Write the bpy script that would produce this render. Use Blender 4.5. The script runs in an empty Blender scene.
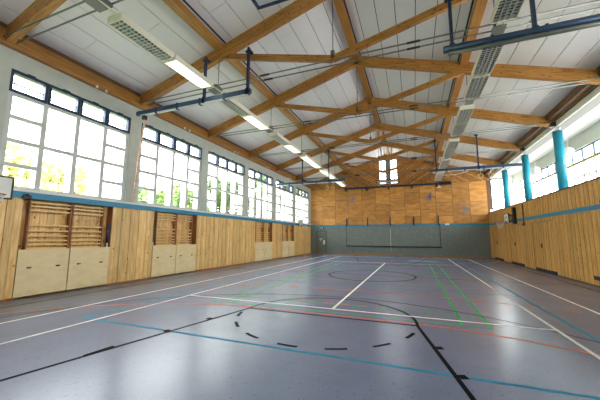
import bpy, bmesh, math, random
from mathutils import Vector, Matrix
random.seed(7)
scene = bpy.context.scene
COL = scene.collection

# ------------------------------------------------------------------ camera, world, exposure
R_ = Vector((0.9314, 0.36398, 0.00385)); U_ = Vector((0.04208, -0.11818, 0.9921)); F_ = Vector((-0.36156, 0.92388, 0.12538))
cam = bpy.data.cameras.new('camera'); cam_o = bpy.data.objects.new('camera', cam); COL.objects.link(cam_o)
cam.sensor_width = 36; cam.lens = 17.454; cam.clip_start = .05; cam.clip_end = 500
B_ = -F_
cam_o.matrix_world = Matrix(((R_.x, U_.x, B_.x, 0), (R_.y, U_.y, B_.y, 0), (R_.z, U_.z, B_.z, 1.636), (0, 0, 0, 1)))
scene.camera = cam_o
w = bpy.data.worlds.new('sky'); scene.world = w; w.use_nodes = True
SKY = 6.0
wn = w.node_tree.nodes; wl = w.node_tree.links
bg = wn['Background']; bg.inputs[1].default_value = SKY
tc = wn.new('ShaderNodeTexCoord'); sp = wn.new('ShaderNodeSeparateXYZ'); rp = wn.new('ShaderNodeValToRGB')
wl.new(tc.outputs['Generated'], sp.inputs[0]); wl.new(sp.outputs[2], rp.inputs[0]); wl.new(rp.outputs[0], bg.inputs[0])
rp.color_ramp.elements[0].position = 0.0; rp.color_ramp.elements[0].color = (1, .975, .93, 1)
rp.color_ramp.elements[1].position = .6; rp.color_ramp.elements[1].color = (.93, .96, 1, 1)
scene.view_settings.view_transform = 'Standard'; scene.view_settings.look = 'None'
scene.view_settings.gamma = 1; scene.view_settings.use_curve_mapping = False
scene.view_settings.exposure = 1.35
scene.cycles.max_bounces = 10; scene.cycles.diffuse_bounces = 6; scene.cycles.transparent_max_bounces = 16
scene.cycles.sample_clamp_indirect = 8
scene.cycles.denoising_prefilter = 'NONE'
sun = bpy.data.lights.new('sun', 'SUN'); sun.energy = 3.0; sun.angle = math.radians(3)
sun_o = bpy.data.objects.new('sun', sun); COL.objects.link(sun_o)
sun_o.rotation_euler = Vector((-.25, .55, .8)).to_track_quat('Z', 'Y').to_euler()
def portal(name, c, rot, sx, sy):
    l = bpy.data.lights.new(name, 'AREA'); l.shape = 'RECTANGLE'; l.size = sx; l.size_y = sy; l.cycles.is_portal = True
    o = bpy.data.objects.new(name, l); COL.objects.link(o); o.location = c; o.rotation_euler = rot
portal('portal_left', (-10.02, 13, 4.4), (0, math.radians(-90), 0), 3.2, 29)
portal('portal_right', (7.78, 13, 4.9), (0, math.radians(90), 0), 2.1, 29)
portal('portal_gable', (-2.02, 27.75, 7.6), (math.radians(-90), 0, 0), 1.7, 2.4)
portal('portal_gallery', (6.8, 27.75, 5.1), (math.radians(-90), 0, 0), 1.7, 2.4)

# ------------------------------------------------------------------ layout numbers (metres)
XL, XR, YB, YN = -9.6, 5.66, 27.5, -1.2
XC = -1.97                     # ridge line
CX, CY = -1.82, 13.12          # court centre
P0, DP = 3.69, 3.905
TY = [P0 + DP * k for k in range(6)]
SL = .303
def roof(x, z0): return z0 - SL * abs(x - XC)

# ------------------------------------------------------------------ materials
MATS = {}
def nt(m): return m.node_tree.nodes, m.node_tree.links
def base_mat(name, color, rough=.6, metal=0, spec=.5):
    m = bpy.data.materials.new(name); m.use_nodes = True
    b = m.node_tree.nodes['Principled BSDF']
    b.inputs['Base Color'].default_value = (*color, 1); b.inputs['Roughness'].default_value = rough
    b.inputs['Metallic'].default_value = metal; b.inputs['Specular IOR Level'].default_value = spec
    MATS[name] = m; return m
def noise_mat(name, c1, c2, scale=(1, 1, 1), nscale=5, rough=.6, island=0.0, bump=0, metal=0, detail=4, lo=.3, hi=.7, spec=.5):
    """two colours mixed by stretched noise in object space; island > 0 varies brightness per board"""
    m = base_mat(name, c1, rough, metal, spec); n, l = nt(m); b = n['Principled BSDF']
    tc = n.new('ShaderNodeTexCoord'); mp = n.new('ShaderNodeMapping'); mp.inputs['Scale'].default_value = scale
    ns = n.new('ShaderNodeTexNoise'); ns.inputs['Scale'].default_value = nscale; ns.inputs['Detail'].default_value = detail
    geo = n.new('ShaderNodeNewGeometry')
    add = n.new('ShaderNodeVectorMath'); add.operation = 'ADD'
    mul = n.new('ShaderNodeMath'); mul.operation = 'MULTIPLY'; mul.inputs[1].default_value = 37.0
    l.new(geo.outputs['Random Per Island'], mul.inputs[0]); l.new(mp.outputs[0], add.inputs[0]); l.new(mul.outputs[0], add.inputs[1])
    l.new(tc.outputs['Object'], mp.inputs[0]); l.new(add.outputs[0], ns.inputs['Vector'])
    r = n.new('ShaderNodeValToRGB'); r.color_ramp.elements[0].position = lo; r.color_ramp.elements[1].position = hi
    r.color_ramp.elements[0].color = (*c1, 1); r.color_ramp.elements[1].color = (*c2, 1)
    l.new(ns.outputs['Fac'], r.inputs[0]); out = r.outputs[0]
    if island:
        mr = n.new('ShaderNodeMapRange'); mr.inputs['To Min'].default_value = 1 - island; mr.inputs['To Max'].default_value = 1 + island
        l.new(geo.outputs['Random Per Island'], mr.inputs[0])
        hv = n.new('ShaderNodeHueSaturation'); l.new(mr.outputs[0], hv.inputs['Value']); l.new(out, hv.inputs['Color']); out = hv.outputs[0]
    l.new(out, b.inputs['Base Color'])
    if bump:
        bp = n.new('ShaderNodeBump'); bp.inputs['Strength'].default_value = bump; bp.inputs['Distance'].default_value = .01
        l.new(ns.outputs['Fac'], bp.inputs['Height']); l.new(bp.outputs[0], b.inputs['Normal'])
    m['out'] = 1; return m
def add_knots(m, kscale, kcol=(.13, .045, .012), size=.16, stretch=(1, 1, 1), frac=.5):
    """dark knots: voronoi cells, some switched off"""
    n, l = nt(m); b = n['Principled BSDF']; src = b.inputs['Base Color'].links[0].from_socket
    tc = n.new('ShaderNodeTexCoord'); mp = n.new('ShaderNodeMapping'); mp.inputs['Scale'].default_value = stretch
    v = n.new('ShaderNodeTexVoronoi'); v.inputs['Scale'].default_value = kscale
    l.new(tc.outputs['Object'], mp.inputs[0]); l.new(mp.outputs[0], v.inputs['Vector'])
    r = n.new('ShaderNodeMapRange'); r.inputs['From Min'].default_value = size * .45; r.inputs['From Max'].default_value = size
    r.inputs['To Min'].default_value = 1; r.inputs['To Max'].default_value = 0
    l.new(v.outputs['Distance'], r.inputs[0])
    s = n.new('ShaderNodeSeparateColor'); l.new(v.outputs['Color'], s.inputs[0])
    g = n.new('ShaderNodeMath'); g.operation = 'LESS_THAN'; g.inputs[1].default_value = frac; l.new(s.outputs[0], g.inputs[0])
    mu = n.new('ShaderNodeMath'); mu.operation = 'MULTIPLY'; l.new(r.outputs[0], mu.inputs[0]); l.new(g.outputs[0], mu.inputs[1])
    mx = n.new('ShaderNodeMix'); mx.data_type = 'RGBA'; l.new(mu.outputs[0], mx.inputs['Factor'])
    l.new(src, mx.inputs['A']); mx.inputs['B'].default_value = (*kcol, 1)
    l.new(mx.outputs['Result'], b.inputs['Base Color'])
    return m

M_glulam = add_knots(noise_mat('glulam', (.25, .092, .014), (.56, .27, .055), (.5, 9, 9), 4, .5, .0, .1), 5, size=.26, stretch=(.9, 2, 2), frac=.8)
M_edge = noise_mat('dark_timber', (.10, .045, .018), (.2, .09, .035), (9, .5, 9), 3, .6)
M_purlin = noise_mat('purlin_timber', (.28, .11, .018), (.50, .24, .05), (9, .4, 9), 4, .5)
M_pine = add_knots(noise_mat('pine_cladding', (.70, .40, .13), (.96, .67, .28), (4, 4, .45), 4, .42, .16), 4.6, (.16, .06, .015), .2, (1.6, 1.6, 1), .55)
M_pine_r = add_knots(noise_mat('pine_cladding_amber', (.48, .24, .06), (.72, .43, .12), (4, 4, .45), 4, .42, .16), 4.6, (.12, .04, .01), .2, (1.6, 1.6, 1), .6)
M_ply = noise_mat('birch_plywood', (.84, .64, .34), (.92, .75, .45), (1, 1, 2.4), 3, .4, .03)
M_osb = noise_mat('gable_plywood', (.44, .185, .035), (.66, .32, .08), (.8, .8, 2.2), 2.2, .5, .2, detail=7, lo=.3, hi=.7)
M_gable = noise_mat('gable_boards', (.36, .14, .03), (.60, .29, .075), (2, 2, 2), 3, .55, .28)
M_rung = noise_mat('rung_wood', (.80, .50, .17), (.92, .66, .28), (3, .6, 3), 4, .4)
M_stile = noise_mat('reddish_stile', (.30, .105, .035), (.42, .17, .06), (4, 4, .6), 4, .45)
M_panel = base_mat('ceiling_panel', (.80, .775, .79), .75)
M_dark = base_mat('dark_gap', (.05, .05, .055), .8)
M_gal = base_mat('gallery_white', (.80, .80, .77), .7)
M_lintel = base_mat('grey_and_soffit_shade', (.22, .22, .21), .7); M_face = base_mat('header_lit_white', (.93, .92, .86), .7)
M_plast = noise_mat('plaster', (.50, .53, .48), (.56, .59, .54), (1, 1, 1), 3, .8)
M_post = base_mat('post_white', (.66, .68, .64), .6)
M_frame = base_mat('frame_grey', (.60, .62, .62), .45)
M_fin = base_mat('fin_white', (.85, .85, .84), .6)
M_navy = base_mat('navy_metal', (.022, .045, .10), .38, .3)
M_slate = base_mat('slate_blue_metal', (.045, .085, .17), .35, .4)
M_blue = base_mat('blue_stripe', (.02, .25, .43), .4, spec=.4)
M_teal = base_mat('column_blue', (.012, .30, .45), .35)
M_steel = base_mat('rod_steel', (.20, .215, .19), .4, .7)
M_black = base_mat('black', (.015, .015, .018), .5)
M_grey = noise_mat('grey_wall_covering', (.155, .185, .17), (.195, .225, .205), (1, 1, 1), 4, .65)
M_doorg = noise_mat('grey_door', (.15, .175, .16), (.175, .2, .185), (1, 1, 1), 4, .5)
M_white = base_mat('white_paint', (.82, .82, .80), .45)
M_cream = base_mat('cream_housing', (.74, .72, .60), .45)
M_yel = base_mat('yellow_rail', (.50, .36, .06), .4)
M_red = base_mat('red', (.6, .05, .04), .5)
M_net = base_mat('net_white', (.8, .8, .78), .7)
M_rope = noise_mat('rope', (.74, .58, .45), (.72, .35, .22), (1, 1, 7), 3, .7)
M_figure = base_mat('figure_grey_blue', (.17, .22, .32), .6)
M_conc = base_mat('concrete', (.45, .45, .43), .8)
M_green = base_mat('sign_green', (.02, .20, .09), .5)
def emis(name, col, s):
    m = base_mat(name, col, .4); b = m.node_tree.nodes['Principled BSDF']
    b.inputs['Emission Color'].default_value = (*col, 1); b.inputs['Emission Strength'].default_value = s; return m
M_tube_on = emis('lit_tube', (1, .97, .84), 5.0)
M_globe = base_mat('opal_globe', (.85, .85, .83), .25)
M_louvre = base_mat('louvre_cells', (.62, .63, .60), .35, .3)
M_cell = base_mat('louvre_dark', (.035, .04, .035), .5)
def glass_mat():
    m = bpy.data.materials.new('window_glass'); m.use_nodes = True; n, l = nt(m); n.clear()
    o = n.new('ShaderNodeOutputMaterial'); mx = n.new('ShaderNodeMixShader'); t = n.new('ShaderNodeBsdfTransparent')
    g = n.new('ShaderNodeBsdfGlossy'); g.inputs['Roughness'].default_value = .02; t.inputs[0].default_value = (.93, .95, .94, 1)
    lw = n.new('ShaderNodeLayerWeight'); pw = n.new('ShaderNodeMath'); pw.operation = 'POWER'; pw.inputs[1].default_value = 5
    f = n.new('ShaderNodeMath'); f.operation = 'MULTIPLY_ADD'; f.inputs[1].default_value = .5; f.inputs[2].default_value = .03
    l.new(lw.outputs['Facing'], pw.inputs[0]); l.new(pw.outputs[0], f.inputs[0]); l.new(f.outputs[0], mx.inputs[0]); l.new(t.outputs[0], mx.inputs[1]); l.new(g.outputs[0], mx.inputs[2]); l.new(mx.outputs[0], o.inputs[0])
    return m
M_glass = glass_mat()
def floor_mat():
    m = base_mat('sports_linoleum', (.15, .16, .2), .3); n, l = nt(m); b = n['Principled BSDF']
    tc = n.new('ShaderNodeTexCoord')
    def nz(sc, s, d, lo, hi, c1, c2):
        mp = n.new('ShaderNodeMapping'); mp.inputs['Scale'].default_value = sc; l.new(tc.outputs['Object'], mp.inputs[0])
        t = n.new('ShaderNodeTexNoise'); t.inputs['Scale'].default_value = s; t.inputs['Detail'].default_value = d; l.new(mp.outputs[0], t.inputs['Vector'])
        r = n.new('ShaderNodeValToRGB'); r.color_ramp.elements[0].position = lo; r.color_ramp.elements[1].position = hi
        r.color_ramp.elements[0].color = (*c1, 1); r.color_ramp.elements[1].color = (*c2, 1); l.new(t.outputs['Fac'], r.inputs[0]); return t, r
    a, ra = nz((1, 1, 1), 1.2, 2, .3, .7, (.165, .20, .315), (.19, .23, .355))
    f, rf = nz((40, 13, 1), 1.0, 1, .26, .36, (.5, .5, .54), (1, 1, 1))
    g, rg = nz((45, 15, 1), 1.0, 1, .66, .76, (1, 1, 1), (1.25, 1.25, 1.2))
    cur = ra.outputs[0]
    for q in (rf, rg):
        mx = n.new('ShaderNodeMix'); mx.data_type = 'RGBA'; mx.blend_type = 'MULTIPLY'; mx.inputs['Factor'].default_value = .6
        l.new(cur, mx.inputs['A']); l.new(q.outputs[0], mx.inputs['B']); cur = mx.outputs['Result']
    l.new(cur, b.inputs['Base Color'])
    b.inputs['Roughness'].default_value = .27
    return m
M_floor = floor_mat()
def line_mat(name, c): return noise_mat(name, tuple(v * .8 for v in c), c, (1, 1, 1), 6, .75, spec=.04)
M_lw = line_mat('line_white', (.92, .92, .94)); M_lk = line_mat('line_black', (.008, .008, .012)); M_lb = line_mat('line_blue', (.03, .17, .36))
M_lg = line_mat('line_green', (.03, .42, .12)); M_lo = line_mat('line_orange', (.66, .17, .08)); M_ldb = line_mat('line_light_blue', (.04, .30, .50))
def leaf_mat(name, c1, c2):
    m = noise_mat(name, c1, c2, (1, 1, 1), 2, .6, .3); b = m.node_tree.nodes['Principled BSDF']
    return m
M_leaf_y = leaf_mat('leaf_yellow', (.42, .42, .16), (.62, .56, .26))
M_leaf_g = leaf_mat('leaf_green', (.018, .05, .01), (.075, .14, .03))
M_leaf_l = leaf_mat('leaf_light', (.09, .17, .035), (.22, .33, .08))
M_bark = noise_mat('bark', (.12, .08, .05), (.22, .16, .11), (3, 3, .5), 4, .9)
M_roof = base_mat('brown_roof', (.30, .20, .13), .8)
M_house = base_mat('house_white', (.8, .79, .75), .8)
M_ground = noise_mat('lawn', (.16, .24, .08), (.28, .34, .14), (1, 1, 1), .4, .9)

# ------------------------------------------------------------------ mesh helpers
class MB:
    def __init__(s): s.v = []; s.f = []; s.mi = []; s.sm = []
    def add(s, vs, fs, mi=0, smooth=False):
        b = len(s.v); s.v += [tuple(v) for v in vs]; s.f += [tuple(b + i for i in f) for f in fs]; s.mi += [mi] * len(fs); s.sm += [smooth] * len(fs); return s
    def box(s, x0, x1, y0, y1, z0, z1, mi=0):
        if x0 > x1: x0, x1 = x1, x0
        if y0 > y1: y0, y1 = y1, y0
        if z0 > z1: z0, z1 = z1, z0
        v = [(x0, y0, z0), (x1, y0, z0), (x1, y1, z0), (x0, y1, z0), (x0, y0, z1), (x1, y0, z1), (x1, y1, z1), (x0, y1, z1)]
        return s.add(v, [(0, 3, 2, 1), (4, 5, 6, 7), (0, 1, 5, 4), (1, 2, 6, 5), (2, 3, 7, 6), (3, 0, 4, 7)], mi)
    def prism(s, prof, axis, a, b, mi=0):
        """extrude a closed 2D outline along an axis: 'y' outline is (x,z), 'x' outline is (y,z), 'z' outline is (x,y)"""
        def P(p, t): return (p[0], t, p[1]) if axis == 'y' else (t, p[0], p[1]) if axis == 'x' else (p[0], p[1], t)
        k = len(prof); v = [P(p, a) for p in prof] + [P(p, b) for p in prof]
        f = [tuple(range(k)), tuple(range(2 * k - 1, k - 1, -1))] + [(i, k + i, k + (i + 1) % k, (i + 1) % k) for i in range(k)]
        return s.add(v, f, mi)
    def tube(s, p0, p1, r, n=10, mi=0, r1=None):
        p0, p1 = Vector(p0), Vector(p1); d = (p1 - p0).normalized(); a = d.orthogonal().normalized(); b = d.cross(a)
        r1 = r if r1 is None else r1; v = []
        for q, rr in ((p0, r), (p1, r1)):
            for i in range(n):
                t = 2 * math.pi * i / n; v.append(q + (a * math.cos(t) + b * math.sin(t)) * rr)
        base = len(s.v); s.add(v, [(i, (i + 1) % n, n + (i + 1) % n, n + i) for i in range(n)], mi, True)
        s.f += [tuple(base + i for i in range(n - 1, -1, -1)), tuple(base + n + i for i in range(n))]; s.mi += [mi, mi]; s.sm += [False, False]; return s
    def bar(s, p0, p1, w, h, mi=0, up=(0, 0, 1)):
        p0, p1 = Vector(p0), Vector(p1); d = (p1 - p0).normalized(); a = d.cross(Vector(up)).normalized() * w / 2; b = a.cross(d).normalized() * h / 2
        v = [q + sa * a + sb * b for q in (p0, p1) for sa, sb in ((-1, -1), (1, -1), (1, 1), (-1, 1))]
        return s.add(v, [(0, 1, 2, 3), (7, 6, 5, 4), (0, 4, 5, 1), (1, 5, 6, 2), (2, 6, 7, 3), (3, 7, 4, 0)], mi)
    def ring(s, c, R, r, n=24, m=8, mi=0, axis='z'):
        c = Vector(c); v = []
        for i in range(n):
            t = 2 * math.pi * i / n
            for j in range(m):
                u = 2 * math.pi * j / m; rr = R + r * math.cos(u); q = (rr * math.cos(t), rr * math.sin(t), r * math.sin(u))
                q = q if axis == 'z' else (q[0], q[2], q[1]) if axis == 'y' else (q[2], q[0], q[1])
                v.append(c + Vector(q))
        return s.add(v, [(i * m + j, ((i + 1) % n) * m + j, ((i + 1) % n) * m + (j + 1) % m, i * m + (j + 1) % m) for i in range(n) for j in range(m)], mi, True)
    def build(s, name, mats, parent=None, bevel=0):
        if not isinstance(mats, (list, tuple)): mats = [mats]
        off = parent_loc(parent) if parent else Vector((0, 0, 0))
        me = bpy.data.meshes.new(name); me.from_pydata([tuple(Vector(v) - off) for v in s.v], [], s.f)
        for m in mats: me.materials.append(m)
        me.polygons.foreach_set('material_index', s.mi); me.polygons.foreach_set('use_smooth', s.sm); me.update()
        bm = bmesh.new(); bm.from_mesh(me); bmesh.ops.recalc_face_normals(bm, faces=bm.faces); bm.to_mesh(me); bm.free()
        o = bpy.data.objects.new(name, me); COL.objects.link(o)
        if parent: o.parent = parent
        if bevel:
            md = o.modifiers.new('bevel', 'BEVEL'); md.width = bevel; md.segments = 2; md.limit_method = 'ANGLE'
        return o
def parent_loc(p):
    v = Vector((0, 0, 0))
    while p is not None: v += p.location; p = p.parent
    return v
def empty(name, loc=(0, 0, 0)):
    o = bpy.data.objects.new(name, None); COL.objects.link(o); o.location = loc; o.empty_display_size = .2; return o
def tag(o, label, cat, group=None):
    o['label'] = label; o['category'] = cat
    if group: o['group'] = group
    return o
def thing(name, label, cat, loc=(0, 0, 0), group=None): return tag(empty(name, loc), label, cat, group)
def struct(o): o['kind'] = 'structure'; return o
def dup(o, delta, label=None, parent=None):
    c = o.copy(); COL.objects.link(c)
    if parent: c.parent = parent
    else: c.location = o.location + Vector(delta)
    if label: c['label'] = label
    for ch in list(o.children): dup(ch, None, None, c)
    return c
def beam(name, p0, p1, w, h, mat, parent=None, cut0=None, cut1=None):
    """timber in its own frame (x along the length) so the grain follows it; cut = True gives a plumb end"""
    p0, p1 = Vector(p0), Vector(p1); d = p1 - p0; L = d.length; d.normalize()
    y = Vector((0, 0, 1)).cross(d).normalized(); z = d.cross(y)
    t = d.z / math.hypot(d.x, d.y) * h / 2      # shift that makes the end vertical
    a0 = t if cut0 else 0; a1 = t if cut1 else 0
    m = MB(); m.prism([(-a0 * -1, -h / 2), (L + a1, -h / 2), (L - a1, h / 2), (-a0, h / 2)], 'y', -w / 2, w / 2)
    o = m.build(name, mat)
    M = Matrix(((d.x, y.x, z.x, p0.x), (d.y, y.y, z.y, p0.y), (d.z, y.z, z.z, p0.z), (0, 0, 0, 1)))
    if parent:
        o.parent = parent; o.matrix_local = Matrix.Translation(-parent_loc(parent)) @ M
    else: o.matrix_world = M
    md = o.modifiers.new('bevel', 'BEVEL'); md.width = .006; md.segments = 2
    return o

# ------------------------------------------------------------------ floor
fl = struct(MB().box(-9.9, XR + .12, YN, YB + .15, -.15, 0).build('floor', M_floor))
Z0, Z1 = 0.0, .0022
def strip(m, pts, w, z=Z1, closed=False):
    """thin painted line along a polyline"""
    n = len(pts); L = []; Rr = []
    for i, p in enumerate(pts):
        a = Vector(pts[i - 1 if i else (n - 2 if closed else 0)]); b = Vector(pts[(i + 1) if i < n - 1 else (1 if closed else n - 1)])
        d = (b - a).normalized(); q = Vector((-d.y, d.x)) * w / 2; p = Vector(p); L.append(p + q); Rr.append(p - q)
    for i in range(n - 1):
        v = [(*Rr[i], z), (*Rr[i + 1], z), (*L[i + 1], z), (*L[i], z), (*Rr[i], 0), (*Rr[i + 1], 0), (*L[i + 1], 0), (*L[i], 0)]
        m.add(v, [(0, 1, 2, 3), (0, 4, 5, 1), (1, 5, 6, 2), (2, 6, 7, 3), (3, 7, 4, 0)])
def arc(cx, cy, r, a0, a1, n=40): return [(cx + r * math.cos(math.radians(a0 + (a1 - a0) * i / n)), cy + r * math.sin(math.radians(a0 + (a1 - a0) * i / n))) for i in range(n + 1)]
# tennis, white
m = MB(); W = .06
for s in (-1, 1):
    strip(m, [(CX + s * 5.485, CY - 11.885), (CX + s * 5.485, CY + 11.885)], W); strip(m, [(CX + s * 4.115, CY - 11.885), (CX + s * 4.115, CY + 11.885)], W)
    strip(m, [(CX - 4.115, CY + s * 6.4), (CX + 4.115, CY + s * 6.4)], W); strip(m, [(CX - 5.485, CY + s * 11.885), (CX + 5.485, CY + s * 11.885)], W)
strip(m, [(CX, CY - 6.4), (CX, CY + 6.4)], .06)
m.build('white_line', M_lw, fl)
# basketball, black
m = MB()
for s in (-1, 1):
    y = lambda t: CY + s * t
    strip(m, [(CX - 1.8, y(7.05)), (CX - 3, y(12.85))], W, .0016); strip(m, [(CX + 1.8, y(7.05)), (CX + 3, y(12.85))], W, .0016)
    strip(m, [(CX - 1.8, y(7.05)), (CX + 1.8, y(7.05))], W, .0016)
    strip(m, [(CX - 7, y(12.85)), (CX + 7, y(12.85))], W, .0016)
    strip(m, [(px, y(7.05 - (py))) for px, py in arc(CX, 0, 1.8, 0, 180)], W, .0018)
    strip(m, [(CX + 6.25 * math.cos(math.radians(a)), y(11.27 - 6.25 * math.sin(math.radians(a)))) for a in range(0, 181, 4)], .04, .0012)
    for k in range(7):
        a = 191.5 + 23.8 * k
        strip(m, [(px, y(7.05 - py)) for px, py in arc(CX, 0, 1.8, a, a + 10.7, 5)], W, .0018)
    for t, l in ((8.05, .1), (8.95, .1), (9.85, .4)):
        for q in (-1, 1):
            xx = CX + q * (1.8 + 1.2 * (t - 7.05) / 5.8 + .07)
            strip(m, [(xx, y(t)), (xx + q * .04, y(t + l))], .1 if l < .2 else .06, .0016)
strip(m, arc(CX, CY, 1.8, 0, 360, 64), .08, .0018, True)
strip(m, [(CX - 7, CY), (CX + 7, CY)], .04, .0012)
strip(m, [(CX - 7, CY - 12.85), (CX - 7, CY + 12.85)], W, .0016); strip(m, [(CX + 7, CY - 12.85), (CX + 7, CY + 12.85)], W, .0016)
m.build('black_line', M_lk, fl)
# volleyball, blue
m = MB()
for s in (-1, 1):
    strip(m, [(CX + s * 4.5, CY - 9), (CX + s * 4.5, CY + 9)], W, .0014)
    for t in (3, 9): strip(m, [(CX - 4.5, CY + s * t), (CX + 4.5, CY + s * t)], W if t == 9 else .03, .0014)
m.build('blue_line', M_ldb, fl)
# badminton, green
m = MB()
for s in (-1, 1):
    strip(m, [(CX + s * 3.05, CY - 6.7), (CX + s * 3.05, CY + 6.7)], .05, .001); strip(m, [(CX + s * 2.59, CY - 6.7), (CX + s * 2.59, CY + 6.7)], .05, .001)
    for t in (6.7, 5.94, 1.98): strip(m, [(CX - 3.05, CY + s * t), (CX + 3.05, CY + s * t)], .04, .001)
m.build('green_line', M_lg, fl)
# handball, orange
m = MB()
for s in (-1, 1):
    pts = [(CX + 1.5 + 6 * math.cos(a), 12.92 - 6 * math.sin(a)) for a in [math.pi / 2 * i / 20 for i in range(21)]]
    pts = pts + [(2 * CX - px, py) for px, py in reversed(pts)]
    strip(m, [(px, CY + s * py) for px, py in pts], W, .0009)
    p9 = [(CX + 1.5 + 9 * math.cos(a), 12.92 - 9 * math.sin(a)) for a in [math.radians(50 + 40 * i / 20) for i in range(21)]]
    p9 = p9 + [(2 * CX - px, py) for px, py in reversed(p9)]
    acc = 0
    for i in range(len(p9) - 1):
        if p9[i][0] > CX + 1.5 or p9[i][0] < CX - 1.5:
            if i % 2 == 0: strip(m, [(p9[i][0], CY + s * p9[i][1]), (p9[i + 1][0], CY + s * p9[i + 1][1])], W, .0009)
    for k in range(5):
        x0 = CX - 1.4 + k * .6; strip(m, [(x0, CY + s * 3.92), (x0 + .28, CY + s * 3.92)], W, .0009)
    for k in range(6):
        x0 = CX - 1.2 + k * .42; strip(m, [(x0, CY + s * 5.85), (x0 + .22, CY + s * 5.85)], .04, .0009)
m.build('orange_line', M_lo, fl)

# ------------------------------------------------------------------ left wall: cladding, niches, posts
NICHE = [(4.46, 6.93), (8.66, 11.12), (16.62, 19.05), (20.75, 23.17)]
WB0 = 3.85
def bayL(k): return WB0 + DP * (k - 1), WB0 + DP * (k - 1) + 3.46
wl_ = struct(empty('wall_left', (XL, 13, 0)))
MB().box(-10.05, -9.9, YN, YB + .15, 0, 2.8).build('masonry', M_plast, wl_)
m = MB(); edges = [YN] + [e for n_ in NICHE for e in n_] + [YB]
for i in range(0, len(edges), 2):
    y, ye = edges[i], edges[i + 1]; n = max(1, round((ye - y) / .165)); st = (ye - y) / n
    for k in range(n):
        d = .018 if k % 2 else 0
        m.box(XL - .03, XL - d * .6, y + k * st + .006, y + (k + 1) * st - .006, .02, 2.63)
m.build('pine_boards', M_pine, wl_)
m = MB()
for i in range(0, len(edges), 2): m.box(-9.9, XL - .03, edges[i], edges[i + 1], 0, 2.63)
m.build('board_backing', M_stile, wl_)
m = MB()
for a, b in NICHE:
    n = 14; st = (b - a) / n
    for k in range(n): m.box(-9.9, -9.87, a + k * st + .004, a + (k + 1) * st - .004, 0, 2.63)
m.build('niche_lining', M_pine, wl_)
MB().box(-9.9, XL + .03, YN, YB, 2.632, 2.79).build('blue_stripe', M_blue, wl_)
MB().box(-9.95, XL + .05, YN, YB, 2.79, 2.855).build('window_sill', M_white, wl_)
m = MB()
for k in range(0, 8):
    a = bayL(k - 1)[1] if k else YN; b = bayL(k)[0] if k < 7 else YB
    if k == 0: a = YN
    m.box(-10.0, -9.56, a, b, 2.855, 5.97)
m.box(-10.0, -9.58, YN, YB, 5.97, 7.05)
m.build('posts', M_plast, wl_)
MB().box(XL + .0, XL + .015, YN, YB, 0, .06).build('baseboard_left', M_stile); struct(bpy.data.objects['baseboard_left'])

# left windows: navy top lights, grey frames, deep white outside fins
def left_window(k, num):
    a, b = bayL(k); wv = struct(empty('window_%d' % num, (XL, a, 2.855)))
    c = [a + (b - a) * t for t in (0, .25, .5, .75, 1)]
    m = MB(); x0, x1 = -9.70, -9.61; t = .062
    for i, y in enumerate(c):
        yy = y + (t if i == 0 else -t if i == 4 else 0); m.box(x0, x1, yy - t, yy + t, 2.855, 5.36)
    for i in range(4):
        ys, ye = c[i] + (2 * t if i == 0 else t), c[i + 1] - (2 * t if i == 3 else t)
        m.box(x0, x1, ys, ye, 2.855, 2.92); m.box(x0, x1, ys, ye, 5.28, 5.36)
        for z in ((4.72, 4.1, 3.46) if i in (0, 3) else (4.1,)): m.box(x0, x1, ys, ye, z - .05, z + .05)
    m.build('window_frame', M_frame, wv)
    m = MB()
    for i in range(4):
        ys, ye = c[i] + .008, c[i + 1] - .008
        m.box(-9.72, -9.59, ys, ys + .07, 5.36, 5.97); m.box(-9.72, -9.59, ye - .07, ye, 5.36, 5.97)
        m.box(-9.72, -9.59, ys + .07, ye - .07, 5.36, 5.44); m.box(-9.72, -9.59, ys + .07, ye - .07, 5.89, 5.97)
        m.box(-9.59, -9.55, (ys + ye) / 2 - .09, (ys + ye) / 2 + .09, 5.945, 5.985)
    m.build('top_light_frame', M_navy, wv)
    m = MB()
    for y in c[1:4]: m.box(-9.93, -9.70, y - .035, y + .035, 2.85, 5.36)
    m.build('fin', M_fin, wv)
    m = MB(); m.box(-9.93, -9.88, a, b, 5.70, 5.73); m.box(-9.93, -9.88, a, b, 5.62, 5.64); m.build('sun_blind_rail', M_steel, wv)
    m = MB(); m.box(-9.668, -9.66, a + .02, b - .02, 2.88, 5.95); m.build('pane', M_glass, wv)
for k in range(7): left_window(k, k + 1)

# ------------------------------------------------------------------ wall bars and panels in the niches
def wall_bars(y0, y1, label, first=None):
    t = thing('wall_bars', label, 'wall bars', (-9.75, y0, 0), 'wooden wall bars in the left wall niches')
    for y in (y0 + .025, y1 - .025): MB().box(-9.80, -9.655, y - .02, y + .02, 0, 2.6).build('upright', M_stile, t, .004)
    m = MB()
    for z in (2.54, 2.44, 2.32, 1.92, 1.77, 1.63, 1.50, 1.39, 1.29, 1.15, 1.01, .87, .73, .59, .45, .31, .17):
        m.box(-9.735, -9.675, y0 + .05, y1 - .05, z - .022, z + .022)
    m.build('rung', M_rung, t)
    return t
def lid(y0, y1, label):
    t = thing('storage_panel', label, 'panel', (XL, y0, 0), 'plywood panels closing the lower wall niches')
    ym = (y0 + y1) / 2; q = (y1 - y0) * .28; zs, hz, hw = .79, .022, .055
    m = MB(); xa, xb = -9.625, -9.585     # board with two hand slots left open
    ys = [y0, ym - q - hw, ym - q + hw, ym + q - hw, ym + q + hw, y1]
    m.box(xa, xb, y0, y1, .015, zs - hz); m.box(xa, xb, y0, y1, zs + hz, 1.27)
    for i in (0, 2, 4): m.box(xa, xb, ys[i], ys[i + 1], zs - hz, zs + hz)
    m.build('board', M_ply, t)
    for s in (-1, 1): MB().box(-9.64, -9.626, ym + s * q - hw - .02, ym + s * q + hw + .02, zs - .05, zs + .05).build('slot_backing', M_black, t)
ordn = ['nearest', 'second', 'third', 'farthest']
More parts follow.
